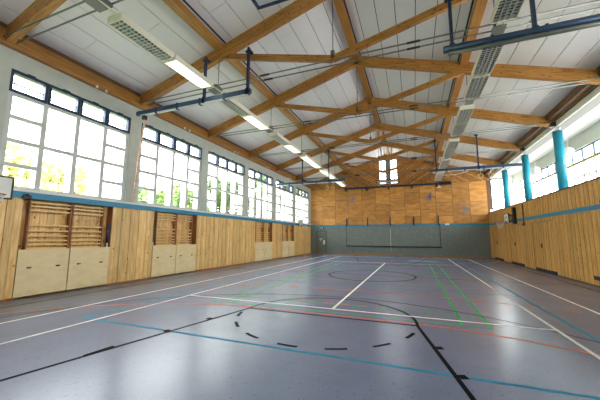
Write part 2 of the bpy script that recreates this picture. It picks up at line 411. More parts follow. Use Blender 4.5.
for i, (a, b) in enumerate(NICHE):
    mid = (a + b) / 2
    for j, (p, q) in enumerate(((a + .16, mid - .005), (mid + .005, b - .24))):
        side = 'left' if j == 0 else 'right'
        where = ('nearest' if i == 0 else 'farthest' if i == 3 else ordn[i] + ' nearest')
        wall_bars(p, q, 'wooden wall bars with red-brown uprights, %s set in the %s wall niche' % (side, where))
    for j, (p, q) in enumerate(((a + .01, mid - .015), (mid + .015, b - .01))):
        side = 'left' if j == 0 else 'right'
        where = ('nearest' if i == 0 else 'farthest' if i == 3 else ordn[i] + ' nearest')
        lid(p, q, 'pale plywood panel with two hand slots, %s one in the %s wall niche' % (side, where))
for (y, z0, z1, lab) in ((6.86, 1.3, 2.05, 'blue and white pole standing upright at the right end of the nearest wall bars niche'), (8.72, 1.3, 2.0, 'dark blue pole standing upright at the left end of the second niche')):
    m = MB(); m.tube((-9.66, y, .1), (-9.66, y, z0 + (z1 - z0) * .15), .025); m.tube((-9.66, y, z0 + (z1 - z0) * .15), (-9.66, y, z1), .03, mi=1)
    tag(m.build('pole', [M_white, M_slate]), lab, 'pole')

# ------------------------------------------------------------------ right wall
wr = struct(empty('wall_right', (XR, 13, 0)))
DOOR = [(15.9, 18.4), (19.95, 22.3), (24.1, 26.5)]
m = MB(); y = YN; bk = 0
def inside_door(a, b): return any(b > d0 + .02 and a < d1 - .02 for d0, d1 in DOOR)
cuts = sorted([YN, YB] + [v for d in DOOR for v in d])
for i in range(len(cuts) - 1):
    a, b = cuts[i], cuts[i + 1]; n = max(1, round((b - a) / .15)); st = (b - a) / n; dr = inside_door(a, b)
    for k in range(n):
        d = .01 if k % 2 else 0; y0, y1 = a + k * st + .005, a + (k + 1) * st - .005
        if not dr: m.box(XR + d, XR + .03, y0, y1, .05, 2.57)
        else: m.box(XR + d, XR + .03, y0, y1, 2.40, 2.57)
        m.box(XR + d, XR + .03, y0, y1, 2.73, 3.55)
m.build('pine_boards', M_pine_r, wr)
m = MB()
for i in range(len(cuts) - 1):
    a, b = cuts[i], cuts[i + 1]; m.box(XR + .03, XR + .14, a, b, 2.40 if inside_door(a, b) else 0, 3.55)
m.build('board_backing', M_edge, wr)
MB().box(XR - .02, XR + .03, YN, YB, 2.572, 2.728).build('blue_stripe', M_blue, wr)
MB().box(XR - .02, XR + .14, YN, YB, 3.55, 3.60).build('cap_rail', M_edge, wr)
def wdoor(i, a, b):
    d = struct(empty('door_%d' % i, (XR, a, 0))); n = round((b - a) / .15); st = (b - a - .04) / n; m = MB()
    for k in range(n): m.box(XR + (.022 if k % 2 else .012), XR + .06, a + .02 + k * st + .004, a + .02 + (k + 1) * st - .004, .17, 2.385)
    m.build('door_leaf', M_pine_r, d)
    hy = a + (1.49 if i == 2 else 1.44)
    MB().box(XR - .012, XR + .02, hy - .06, hy + .06, 1.16, 1.36).build('door_handle', M_black, d, .005)
    MB().box(XR + .05, XR + .08, a + .3, b, .0, .17).build('bottom_gap', M_black, d)
    return d
for i, (a, b) in enumerate(DOOR): wdoor(i + 2, a, b)
m = MB(); m.box(XR - .012, XR + .01, 12.15, 13.15, .22, .36); tag(m.build('wall_vent', M_black), 'flat black vent slot low in the right pine wall', 'vent')
m = MB(); m.box(XR - .06, XR + .01, 19.38, 19.44, 2.35, 3.5); m.box(XR - .10, XR, 19.35, 19.47, 2.3, 2.42); tag(m.build('cable_conduit', M_edge), 'thin dark vertical cable crossing the blue stripe on the right wall', 'cable')

# ------------------------------------------------------------------ gallery on the right
gf = struct(MB().box(XR + .14, 7.85, YN, YB + .15, 3.15, 3.3).build('floor_gallery', M_conc))
MB().box(XR + .145, XR + .3, YN, YB + .15, -.15, 3.145).build('masonry', M_conc, wr)  # unseen solid wall added behind the doors to stop daylight leaking in
wg = struct(empty('wall_gallery', (7.7, 13, 3.3)))
m = MB(); m.box(7.6, 7.85, YN, YB + .15, 3.3, 3.9); m.box(7.6, 7.85, YN, YB + .15, 5.92, 6.75)
m.build('plaster', M_plast, wg)
for k in range(8):
    y0 = TY[0] - DP * 2 + .1 + DP * k + .15; y1 = min(y0 + DP, YB); y0 = max(y0, YN)
    if y1 - y0 < .3: continue
    wv = struct(empty('window_%d' % (10 + k), (7.7, y0, 3.9))); nn = max(1, round((y1 - y0) / .976)); st = (y1 - y0) / nn
    m = MB(); m2 = MB()
    for j in range(nn):
        p, q = y0 + j * st, y0 + (j + 1) * st
        m.box(7.66, 7.72, p, p + .055, 3.9, 5.32); m.box(7.66, 7.72, q - .055, q, 3.9, 5.32); m.box(7.66, 7.72, p + .055, q - .055, 3.9, 3.95); m.box(7.66, 7.72, p + .055, q - .055, 4.56, 4.64); m.box(7.66, 7.72, p + .055, q - .055, 5.24, 5.32)
        m2.box(7.66, 7.72, p, p + .035, 5.32, 5.92); m2.box(7.66, 7.72, q - .035, q, 5.32, 5.92); m2.box(7.66, 7.72, p + .035, q - .035, 5.86, 5.92)
    m.build('window_frame', M_frame, wv); m2.build('top_light_frame', M_navy, wv)
    MB().box(7.70, 7.706, y0, y1, 3.92, 5.9).build('pane', M_glass, wv)
m = MB(); n = 3
for k in range(n): m.box(5.95 + k * .63, 5.95 + (k + 1) * .63 - .02, YN, YB + .1, 6.62, 6.66)
m.box(5.9, 7.85, YN, YB + .15, 6.67, 6.72, 1)
struct(m.build('ceiling_gallery', [M_gal, M_dark]))
# header over the columns
hd = struct(empty('trim_1', (6.1, 13, 6.4)))
MB().box(5.93, 5.97, YN, YB, 6.42, 7.0).build('header_face', M_face, hd)  # extra white, so the side facing the left windows looks lit
MB().box(5.975, 6.42, YN, YB, 6.42, 6.615).build('header_soffit', M_lintel, hd)  # dark grey puts the shade of the underside into its colour
# gallery end wall with its window
eg = struct(empty('window_9', (6.7, YB, 4)))
m = MB()
for (x0, x1, z0, z1) in ((5.95, 6.02, 3.9, 6.4), (7.0, 7.07, 3.9, 6.4), (6.02, 7.0, 3.9, 3.98), (6.02, 7.0, 6.3, 6.4), (6.02, 7.0, 5.35, 5.41)): m.box(x0, x1, YB + .0, YB + .08, z0, z1)
m.build('window_frame', M_slate, eg); MB().box(6.0, 7.02, YB + .04, YB + .046, 3.95, 6.35).build('pane', M_glass, eg)
m = MB(); m.box(7.07, 7.85, YB, YB + .15, 3.3, 6.7); m.box(5.8, 7.07, YB, YB + .15, 3.3, 3.9); m.box(5.8, 7.07, YB, YB + .15, 6.4, 6.7); struct(m.build('wall_gallery_end', M_gal))
# columns, rail, globes
for i, (y, lab) in enumerate(((15.45, 'tallest blue round column on the right gallery, nearest the camera'), (19.5, 'middle one of three blue round columns on the right gallery'), (23.5, 'farthest blue round column, close to the end wall of the gallery'))):
    t = thing('column', lab, 'column', (5.99, y, 3.3), 'blue gallery columns')
    MB().tube((5.99, y, 3.3), (5.99, y, 6.24), .175, 32).build('shaft', M_teal, t)
    MB().tube((6.06, y, 6.2), (6.06, y, 6.42), .05, 16).build('neck', M_gal, t)
    MB().tube((5.99, y, 3.3), (5.99, y, 3.36), .19, 32).build('base_ring', M_teal, t)
t = thing('gallery_rail', 'yellow tubular handrail running along the right gallery', 'handrail', (6.36, 13, 3.3))
MB().tube((6.36, YN, 4.68), (6.36, YB, 4.68), .05).build('handrail', M_yel, t)
for y in (4, 8, 12, 15.45, 19.5, 23.5, 27.2): MB().tube((6.36, y, 3.3), (6.36, y, 4.65), .02).build('rail_post', M_white, t)
for y, lab in ((16.83, 'white opal globe lamp beside the nearest blue column'), (20.8, 'white opal globe lamp beside the middle blue column'), (24.7, 'white opal globe lamp beside the farthest blue column')):
    t = thing('globe_lamp', lab, 'lamp', (6.85, y, 5.62), 'globe lamps of the gallery')
    m = MB(); N = 16; v = []; f = []
    for i in range(N + 1):
        for j in range(24):
            th = math.pi * i / N; ph = 2 * math.pi * j / 24; v.append((6.85 + .21 * math.sin(th) * math.cos(ph), y + .21 * math.sin(th) * math.sin(ph), 5.62 + .21 * math.cos(th)))
    for i in range(N):
        for j in range(24): f.append((i * 24 + j, i * 24 + (j + 1) % 24, (i + 1) * 24 + (j + 1) % 24, (i + 1) * 24 + j))
    m.add(v, f, 0, True); m.build('globe', M_globe, t)
    MB().tube((6.85, y, 5.81), (6.85, y, 6.62), .012).tube((6.85, y, 6.58), (6.85, y, 6.62), .06).build('stem', M_white, t)

# ------------------------------------------------------------------ back wall
wb = struct(empty('wall_back', (-2, YB, 0)))
m = MB()
for (x0, x1) in ((-10.05, -8.98), (-8.0, XR + .14)): m.box(x0, x1, YB, YB + .15, 0, 2.6)
m.box(-8.98, -8.0, YB, YB + .15, 2.23, 2.6)
m.build('grey_panelling', M_grey, wb)
MB().box(-9.9, XR + .14, YB - .015, YB + .15, 2.602, 2.768).build('blue_stripe', M_blue, wb)
m = MB(); xs = [-9.6 + 1.272 * k for k in range(13)]
for k in range(12):
    zs = [2.77, 3.45, 4.6, 5.6, 6.28] if k % 2 else [2.77, 4.02, 5.15, 6.28]
    for a, b in zip(zs, zs[1:]): m.box(xs[k] + .014, xs[k + 1] - .014, YB - .004 * ((k * 7 + len(zs)) % 3), YB + .02, a + .014, b - .014)
m.build('plywood_panels', M_osb, wb)
MB().box(-10.05, XR + .3, YB + .021, YB + .15, 2.77, 6.28).build('backing', M_edge, wb)
# gable boards, laid in chevrons, with a window opening
GX0, GX1, GZ0, GZ1 = -2.82, -1.22, 6.50, 8.78
def clip(poly, f):
    out = []
    for i, p in enumerate(poly):
        q = poly[(i + 1) % len(poly)]; a, b = f(p), f(q)
        if a >= 0: out.append(p)
        if a * b < 0:
            t = a / (a - b); out.append((p[0] + (q[0] - p[0]) * t, p[1] + (q[1] - p[1]) * t))
    return out
m = MB()
zones = [(-9.6, XC, -1), (XC, 2.2, 1), (2.2, 5.95, -1)]
for (xa, xb, sg) in zones:
    sl = .62; wdt = .19 * math.hypot(1, sl)
    z = 2.0
    while z < 16:
        zz = z
        # board: sg*sl*x + c
        c0 = zz; quad = [(xa, c0 + sg * sl * (xa - xa) if sg > 0 else c0 + 0), ]
        za0 = c0 if sg > 0 else c0; za1 = c0 + sl * (xb - xa) if sg > 0 else c0 - sl * (xb - xa)
        poly = [(xa, za0), (xb, za1), (xb, za1 + wdt - .05), (xa, za0 + wdt - .05)]
        poly = clip(poly, lambda p: p[1] - 6.29)
        if len(poly) > 2: poly = clip(poly, lambda p: 9.36 - SL * (p[0] - XC) - p[1])
        if len(poly) > 2: poly = clip(poly, lambda p: 9.36 + SL * (p[0] - XC) - p[1])
        if len(poly) > 2:
            # cut out the window rectangle
            parts = [clip(poly, lambda p: GX0 - p[0]), clip(poly, lambda p: p[0] - GX1)]
            mid = clip(clip(poly, lambda p: p[0] - GX0), lambda p: GX1 - p[0])
            if len(mid) > 2: parts += [clip(mid, lambda p: GZ0 - p[1]), clip(mid, lambda p: p[1] - GZ1)]
            for pp in parts:
                if len(pp) > 2: m.prism(pp, 'y', YB - .0, YB + .025)
        z += wdt
        if z - sl * (xb - xa) > 10 and sg > 0 and z > 10: break
m.build('gable_boards', M_gable, wb)
m = MB()
def gz(x): return 9.36 - SL * abs(x - XC)
m.prism([(-9.9, 6.28), (GX0, 6.28), (GX0, gz(GX0)), (-9.9, gz(-9.9))], 'y', YB + .026, YB + .15)
m.prism([(GX1, 6.28), (5.98, 6.28), (5.98, gz(5.98)), (GX1, gz(GX1))], 'y', YB + .026, YB + .15)
m.box(GX0, GX1, YB + .026, YB + .15, 6.28, GZ0)
m.prism([(GX0, GZ1), (GX1, GZ1), (GX1, gz(GX1)), (XC, gz(XC)), (GX0, gz(GX0))], 'y', YB + .026, YB + .15)
m.build('gable_backing', M_edge, wb)
gw = struct(empty('window_8', (XC, YB, GZ0))); m = MB()
for (a, b) in ((GX0, -2.20), (-1.84, GX1)):
    m.box(a, a + .05, YB - .01, YB + .1, GZ0, GZ1); m.box(b - .05, b, YB - .01, YB + .1, GZ0, GZ1)
    m.box(a + .05, b - .05, YB - .01, YB + .1, GZ0, GZ0 + .06); m.box(a + .05, b - .05, YB - .01, YB + .1, GZ1 - .06, GZ1); m.box(a + .05, b - .05, YB + .02, YB + .08, 7.2, 7.25)
m.build('window_frame', M_frame, gw); MB().box(-2.2, -1.84, YB - .03, YB + .12, GZ0, GZ1).build('centre_mullion', M_lintel, gw)
MB().box(GX0, GX1, YB + .05, YB + .056, GZ0, GZ1).build('pane', M_glass, gw)
struct(MB().box(-9.56, XR - .03, YB - .02, YB, 0, .10).build('baseboard_back', M_purlin))
# grey door, left
d1 = struct(empty('door_1', (-8.5, YB, 0)))
MB().box(-8.93, -8.05, YB + .01, YB + .06, .02, 2.18).build('door_leaf', M_doorg, d1, .004)
m = MB(); m.box(-8.98, -8.93, YB - .02, YB + .1, 0, 2.23); m.box(-8.05, -8.0, YB - .02, YB + .1, 0, 2.23); m.box(-8.93, -8.05, YB - .02, YB + .1, 2.18, 2.23); m.build('door_frame', M_dark, d1)
m = MB(); m.box(-8.68, -8.38, YB - .05, YB - .03, 1.40, 1.48); m.box(-8.60, -8.56, YB - .04, YB + .01, 1.2, 1.45); m.build('door_handle', M_white, d1)
t = MB().box(-8.32, -8.14, YB - .01, YB + .012, .92, 1.32).build('door_sign', M_white, d1)
# exit sign above the door
t = thing('exit_sign', 'small green and white exit sign above the grey door', 'sign', (-8.5, YB, 2.52))
MB().box(-8.78, -8.22, YB - .09, YB - .016, 2.42, 2.60).build('housing', M_black, t, .006)
m = MB(); m.box(-8.72, -8.28, YB - .096, YB - .091, 2.45, 2.57); m.build('sign_face', M_green, t)
m = MB(); m.prism([(-8.68, 2.51), (-8.60, 2.555), (-8.60, 2.53), (-8.48, 2.53), (-8.48, 2.49), (-8.60, 2.49), (-8.60, 2.465)], 'y', YB - .1, YB - .097); m.box(-8.42, -8.33, YB - .1, YB - .097, 2.46, 2.56); m.build('arrow', M_white, t)
m = MB().box(2.45, 2.78, YB - .035, YB - .016, 2.67, 2.80); tag(m.build('notice_plate', M_white), 'small white plate on the blue stripe of the end wall', 'plate')
# lowered black bar with its cables and brackets
BX = [-5.95, -4.0, -2.0, -.03, 1.95]
t = thing('swing_bar', 'long black bar hung low on two cables against the grey end wall', 'bar', (-2, YB - .1, 0))
MB().tube((-6.05, YB - .12, .80), (2.08, YB - .12, .80), .055, 10).build('bar', M_black, t)
for x in (-6.0, 2.03): MB().tube((x, YB - .12, .8), (x, YB - .12, 2.75), .02, 6).build('cable', M_black, t)
MB().tube((-2, YB - .1, .45), (-2, YB - .1, 2.4), .012, 6).build('centre_cord', M_white, t)
for i, x in enumerate(BX):
    o = thing('wall_bracket', ['leftmost', 'second from left', 'middle', 'fourth from left', 'rightmost'][i] + ' of five dark upright brackets on the blue stripe of the end wall', 'bracket', (x, YB, 2.7), 'brackets above the blue stripe on the end wall')
    MB().box(x - .05, x + .05, YB - .07, YB - .02, 2.66, 3.42).build('plate', M_navy, o)
    for z in (3.1, 2.85): MB().tube((x, YB - .16, z), (x, YB - .07, z), .035, 8).build('roller', M_black, o)
t = thing('wall_beam', 'dark steel beam fixed high across the plywood end wall', 'beam', (-2, YB - .25, 6.2))
MB().box(-6.1, 2.05, YB - .30, YB - .18, 6.14, 6.28).build('beam', M_navy, t)
for x in BX: MB().box(x - .06, x + .06, YB - .34, YB, 5.96, 6.22).build('bracket', M_black, t)
t = thing('winch_motor', 'black winch unit at the right end of the high end wall beam', 'winch', (2.5, YB - .3, 6.2))
MB().box(2.1, 2.5, YB - .35, YB - .12, 6.1, 6.36).build('motor', M_black, t, .02)
MB().tube((2.5, YB - .22, 6.22), (3.1, YB - .22, 6.22), .12, 14).tube((2.6, YB - .26, 6.22), (2.64, YB - .26, 6.22), .2, 14).tube((2.8, YB - .26, 6.22), (2.84, YB - .26, 6.22), .2, 14).tube((2.98, YB - .26, 6.22), (3.02, YB - .26, 6.22), .2, 14).build('drum', M_navy, t)
MB().box(3.03, 3.08, YB - .25, YB - .012, 6.1, 6.27).build('bracket', M_black, t)
MB().box(2.2, 2.3, YB - .12, YB - .012, 6.15, 6.27).build('bracket', M_black, t)
MB().box(2.0, 2.3, YB - .3, YB - .16, 5.86, 5.94).box(2.12, 2.18, YB - .24, YB - .2, 5.94, 6.1).build('pulley', M_white, t)
# athlete silhouettes (generic runner, striding) painted on plywood plates
def figure(cx, cz, lean, lab):
    def limb(m, pts, w):
        for a, b in zip(pts, pts[1:]): m.bar((a[0], YB - .02, a[1]), (b[0], YB - .02, b[1]), .012, w, 0, (0, 1, 0)) if 0 else m.prism(quad2(a, b, w), 'y', YB - .026, YB - .010)
    def quad2(a, b, w):
        d = Vector((b[0] - a[0], b[1] - a[1])).normalized(); q = Vector((-d.y, d.x)) * w / 2; e = d * w * .2
        return [(a[0] + q.x - e.x, a[1] + q.y - e.y), (a[0] - q.x - e.x, a[1] - q.y - e.y), (b[0] - q.x * .7 + e.x, b[1] - q.y * .7 + e.y), (b[0] + q.x * .7 + e.x, b[1] + q.y * .7 + e.y)]
    s = .82; m = MB(); X = lambda u, v: (cx + lean * u * s, cz + v * s)
    limb(m, [X(0, -.02), X(.1, .26)], .17)
    m.prism([(X(.17, .40)[0] + .075 * math.cos(a * math.pi / 6), X(.17, .40)[1] + .085 * math.sin(a * math.pi / 6)) for a in range(12)], 'y', YB - .026, YB - .010)
    limb(m, [X(.1, .24), X(.3, .16), X(.42, .32)], .075); limb(m, [X(.06, .24), X(-.16, .2), X(-.28, .04)], .075)
    limb(m, [X(.02, -.02), X(.2, -.16), X(.12, -.42)], .10); limb(m, [X(-.02, 0), X(-.16, -.2), X(-.40, -.26)], .10)
    tag(m.build('athlete_figure', M_figure), lab, 'wall figure', 'athlete figures on the plywood end wall')
figure(-5.43, 5.05, 1, 'grey blue running figure on the plywood wall, leftmost of three')
figure(1.32, 5.1, 1, 'grey blue running figure on the darker plywood near the winch, middle of three')
figure(4.05, 3.95, -1, 'grey blue running figure low on the plywood, rightmost of three')

# near wall behind the camera
m = MB(); m.box(-10.05, 7.85, YN - .15, YN, 0, 7.0); m.prism([(-10.05, 7.0), (5.95, 7.0), (XC, 9.36)], 'y', YN - .15, YN); struct(m.build('wall_near', M_plast))

# ------------------------------------------------------------------ ceiling
ce = struct(empty('ceiling', (XC, 13, 9))); m = MB(); C0 = 9.33
rnd = random.Random(3)
for side in (-1, 1):
    ext = (XC - XL) + .02 if side < 0 else 5.93 - XC; k = 0; d0 = .10
    while d0 < ext:
        d1 = min(d0 + (.4 if k == 0 else .6), ext); y = YN - rnd.random() * 3
        while y < YB:
            y1 = y + 3.9 + .0; ya, yb = max(y, YN), min(y1, YB)
            if yb - ya > .05:
                xa, xb = XC + side * d0, XC + side * (d1 - .024); za, zb = C0 - SL * d0, C0 - SL * (d1 - .024)
                v = [(xa, ya, za), (xb, ya, zb), (xb, yb - .012, zb), (xa, yb - .012, za)]; v += [(p[0], p[1], p[2] + .03) for p in v]
                m.add(v, [(0, 3, 2, 1), (4, 5, 6, 7), (0, 1, 5, 4), (1, 2, 6, 5), (2, 3, 7, 6), (3, 0, 4, 7)])
            y = y1
        d0 = d1; k += 1
m.build('panel', M_panel, ce)
m = MB()
for a, b in ((-10.05, XC), (XC, 6.0)):
    v = [(a, YN, roof(a, C0 + .04)), (b, YN, roof(b, C0 + .04)), (b, YB + .15, roof(b, C0 + .04)), (a, YB + .15, roof(a, C0 + .04))]; v += [(p[0], p[1], p[2] + .1) for p in v]
    m.add(v, [(0, 3, 2, 1), (4, 5, 6, 7), (0, 1, 5, 4), (1, 2, 6, 5), (2, 3, 7, 6), (3, 0, 4, 7)])
m.build('roof_deck', M_dark, ce)
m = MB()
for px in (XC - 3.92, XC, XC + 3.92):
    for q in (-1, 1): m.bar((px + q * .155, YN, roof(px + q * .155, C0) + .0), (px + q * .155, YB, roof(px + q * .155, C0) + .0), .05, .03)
struct(m.build('shadow_gap_strip', M_dark))  # solid dark strips drawn as the shadow gaps beside the purlins

# ------------------------------------------------------------------ roof timbers
PUR = 3.92
for x, lab in ((XC, 'ridge purlin running along the peak of the ceiling'), (XC - PUR, 'timber purlin running along the left ceiling slope'), (XC + PUR, 'timber purlin running along the right ceiling slope')):
    z = roof(x, 9.2); tag(MB().box(x - .13, x + .13, YN, YB, z - .12, z + .085).build('purlin', M_purlin), lab, 'beam')
t = thing('eave_beam', 'timber eave beam along the wall top above the left windows', 'beam', (XL, 13, 6.46))
MB().box(XL + .02, XL + .18, YN, YB, 6.46, 6.84).build('beam', M_purlin, t)
MB().box(XL + .02, XL + .12, YN, YB, 6.84, 6.99).build('shadow_gap_band', M_edge, t)  # dark band standing in for the shadowed gap above the beam
for k in range(0, 6):
    yc = TY[k] - DP / 2
    for dy in (-.06, .25): MB().tube((XL + .22, yc + dy + .3, 6.40), (XL + .22, yc + dy + .3, 6.47), .035, 10).build('fitting', M_white, t)
t = thing('eave_beam', 'dark timber eave beam along the low edge of the right slope', 'beam', (5.5, 13, 6.5))
MB().box(5.60, 5.83, YN, YB, 6.70, 6.98).build('beam', M_edge, t)
MB().box(5.84, 5.90, YN, YB, 6.69, 6.96).build('facing', M_purlin, t)
tl = ['nearest', 'second', 'third', 'fourth', 'fifth', 'farthest']
for k, Y in enumerate(TY):
    lab = ['timber scissor truss nearest the camera, crossing the top left corner', 'timber scissor truss cut by the top edge, second from the camera', 'timber scissor truss whose full peak shows highest, third from the camera', 'timber scissor truss fourth from the camera, right end above the tallest blue column',
           'timber scissor truss fifth from the camera, above the hanging rings', 'timber scissor truss closest to the gable window'][k]
    t = thing('roof_truss', lab, 'truss', (XC, Y, 6.5), 'timber scissor trusses of the roof')
    H = .42; zc = 8.97
    for s, ex in ((-1, 7.60), (1, 7.90)):
        beam('rafter', (XC + s * .0, Y, zc + .02), (XC + s * ex, Y, zc + .02 - SL * ex), .18, H * .957, M_glulam, t, True, True)
    for s in (-1, 1):
        Lx = PUR + .0
        beam('tie_beam', (XC - s * .02, Y - .0, 6.70), (XC + s * Lx, Y, 7.70), .12, .19, M_glulam, t, True, True)
    for dy in (-.13, .13):
        MB().tube((XL + .1, Y + dy, 6.6), (5.75, Y + dy, 6.6), .02, 8).build('tension_rod', M_steel, t)
        for s in (-1, 1):
            MB().tube((XC + s * 2.15 - .16, Y + dy, 6.6), (XC + s * 2.15 + .16, Y + dy, 6.6), .030, 8).build('turnbuckle', M_black, t)
    MB().tube((XC, Y, 6.78), (XC, Y, 8.75), .014, 8).box(XC - .05, XC + .05, Y - .08, Y + .08, 6.80, 6.94).build('hanger_rod', M_steel, t)
    for s in (-1, 1):
        MB().tube((XC + s * 3.98, Y, 6.56), (XC + s * 3.98, Y, 7.6), .012, 8).box(XC + s * 3.98 - .06, XC + s * 3.98 + .06, Y - .17, Y + .17, 6.55, 6.64).build('hanger_rod', M_steel, t)
    MB().box(5.70, 5.92, Y - .10, Y + .10, 6.43, 6.62).build('end_plate', M_black, t)

# ------------------------------------------------------------------ luminaires
def luminaire(x, y, cols, on, label, group, side):
    W_ = .42 if cols == 3 else .48; L_ = 1.53; z = 6.35
    t = thing('ceiling_light', label, 'ceiling light', (x, y + L_ / 2, z), group)
    m = MB(); a, b = x - W_ / 2, x + W_ / 2
    m.box(a, b, y, y + L_, z + .07, z + .15); m.box(a, a + .02, y, y + L_, z - .01, z + .07); m.box(b - .02, b, y, y + L_, z - .01, z + .07)
    m.box(a + .02, b - .02, y, y + .04, z - .01, z + .07); m.box(a + .02, b - .02, y + L_ - .04, y + L_, z - .01, z + .07)
    m.box(x - .1, x + .1, y + .1, y + L_ - .1, z + .15, z + .17); m.build('housing', M_cream, t)
    m = MB(); cw = (W_ - .06) / cols
    for c in range(1, cols): m.box(a + .03 + c * cw - .009, a + .03 + c * cw + .009, y + .04, y + L_ - .04, z - .008, z + .04)
    n = 16
    for k in range(1, n):
        yy = y + .04 + (L_ - .08) * k / n
        m.box(a + .02, b - .02, yy - .009, yy + .009, z, z + .022)
    m.build('louvre', M_fin if on else M_louvre, t)
    m = MB(); m.box(a + .02, b - .02, y + .04, y + L_ - .04, z + .062, z + .069); m.build('reflector', M_fin if on else M_cell, t)
    for c in range(cols):
        xx = a + .03 + (c + .5) * cw
        MB().tube((xx, y + .06, z + .048), (xx, y + L_ - .06, z + .048), .013, 8).build('tube', M_tube_on if on else M_lintel, t)
    return t
XLL, XRL = -5.98, 2.02
for side, x, cols in ((0, XLL, 3), (1, XRL, 4)):
    rowname = 'left' if side == 0 else 'right'
    for b in range(6):
        for h in range(2):
            y = TY[b] + (.28 if h == 0 else 1.85)
            if y + 1.53 > YB - .2: continue
            on = side == 0 and (h == 1 or b >= 3)
            bay = ['nearest', 'second', 'third', 'fourth', 'fifth', 'farthest'][b]
            lab = '%s strip light, %s one of two in the %s roof bay, %s row' % ('glowing' if on else 'unlit grey', 'near' if h == 0 else 'far', bay, rowname)
            luminaire(x, y, cols, on, lab, 'strip lights of the %s hanging row' % rowname, side)
    t = thing('light_trunking', 'narrow pale trunking rail carrying the %s row of strip lights' % rowname, 'rail', (x, 13, 6.55))
    MB().box(x - .04, x + .04, YN, 27.2, 6.52, 6.548).build('rail', M_cream, t)
    for Y in TY: MB().box(x - .13, x + .13, Y - .3, Y + .05, 6.40, 6.43).build('cover_plate', M_lintel, t)
    for k in range(0, 12): MB().tube((x, 4.45 + 1.95 * k, 6.50), (x, 4.45 + 1.95 * k, 6.53), .02, 6).build('clip', M_steel, t)

# ------------------------------------------------------------------ dark blue equipment beams hung from the trusses
def hung_beam(x0, x1, Y, z, posts, label, r=.06, double=False):
    t = thing('equipment_beam', label, 'beam', ((x0 + x1) / 2, Y, z), 'dark blue hanging equipment beams')
    m = MB()
    if double: m.tube((x0, Y, z), (x1, Y, z), .085, 14); m.tube((x0 + .1, Y - .02, z - .13), (x1, Y - .02, z - .13), .05, 10, 1)
    else: m.box(x0, x1, Y - .055, Y + .055, z - .075, z + .075)
    o = m.build('beam', [M_slate, M_steel], t, 0 if double else .01)
    if not double: MB().box(x0 + .2, x1 - .1, Y - .035, Y + .035, z - .12, z - .076).build('running_rail', M_frame, t)
    for px, pz in posts:
        MB().box(px - .035, px + .035, Y - .04, Y + .04, z + .06, pz).build('hanger', M_navy, t)
        MB().box(px - .09, px + .09, Y - .05, Y + .13, pz - .16, pz - .10).box(px - .06, px + .06, Y - .055, Y + .055, z - .10, z + .10).build('clamp', M_black, t)
    n = int((x1 - x0) / 1.1); m = MB()
    for k in range(1, n + 1):
        px = x0 + (x1 - x0) * k / (n + 1); m.box(px - .03, px + .03, Y - .065, Y + .065, z - .14, z + .09)
    m.build('collar', M_navy, t)
    return t
Y1 = TY[1] - .27
hung_beam(-9.3, -4.5, Y1, 6.08, [(-6.28, 7.62), (-4.62, 7.55)], 'dark blue hanging beam from the left wall post to below the nearest left purlin')
hung_beam(.84, 5.85, Y1, 6.12, [(1.03, 7.6), (2.65, 7.75)], 'thick dark blue double tube beam hanging at the top right', double=True)
Y2 = TY[4] - .2
hung_beam(-9.3, -4.2, Y2, 5.46, [(-7.3, 7.25), (-5.34, 7.75)], 'far blue hanging beam on the left with gymnastic rings below')
hung_beam(1.0, 5.78, Y2, 5.66, [(1.4, 7.65), (3.62, 7.75)], 'far blue hanging beam on the right reaching the middle blue column')
def rings(x, y, ztop, z, lab, d=.42, r=.1):
    t = thing('gymnastic_rings', lab, 'gymnastic rings', (x, y, z), 'gymnastic rings on the far hanging beams')
    for s in (-1, 1):
        xx = x + s * d / 2; MB().tube((xx, y, z + r), (xx, y, ztop), .012, 6).build('strap', M_white, t); MB().ring((xx, y, z), r, .018, 20, 8, axis='y').build('ring', M_rung, t)
rings(-5.27, Y2, 5.34, 4.98, 'pair of wooden gymnastic rings hanging from the far left beam')
rings(3.95, Y2, 5.54, 5.15, 'pair of wooden gymnastic rings hanging from the far right beam', .5, .12)
t = thing('rope_pull', 'slack pale rope looped below the far right hanging beam', 'rope', (2.1, Y2, 5.4)); m = MB(); pr = None
for i in range(21):
    u = i / 20; p = (1.2 + 1.9 * u, Y2 - .02, 5.5 - .35 * 4 * u * (1 - u) * .5)
    if pr: m.tube(pr, p, .012, 6)
    pr = p
m.build('rope', M_white, t)
# slanting rope at left
t = thing('climbing_rope', 'pale pink rope slanting from the near left beam down to the sill', 'rope', (-8.95, 7.4, 5.8)); m = MB(); pr = None
for i in range(13):
    u = i / 12; p = (-8.93 - .52 * u - .04 * math.sin(math.pi * u), 7.36 + .19 * u, 5.82 - 2.97 * u)
    if pr: m.tube(pr, p, .032, 8)
    pr = p
m.build('rope', M_rope, t); MB().box(-9.0, -8.87, 7.28, 7.40, 5.82, 5.97).build('hook', M_black, t)

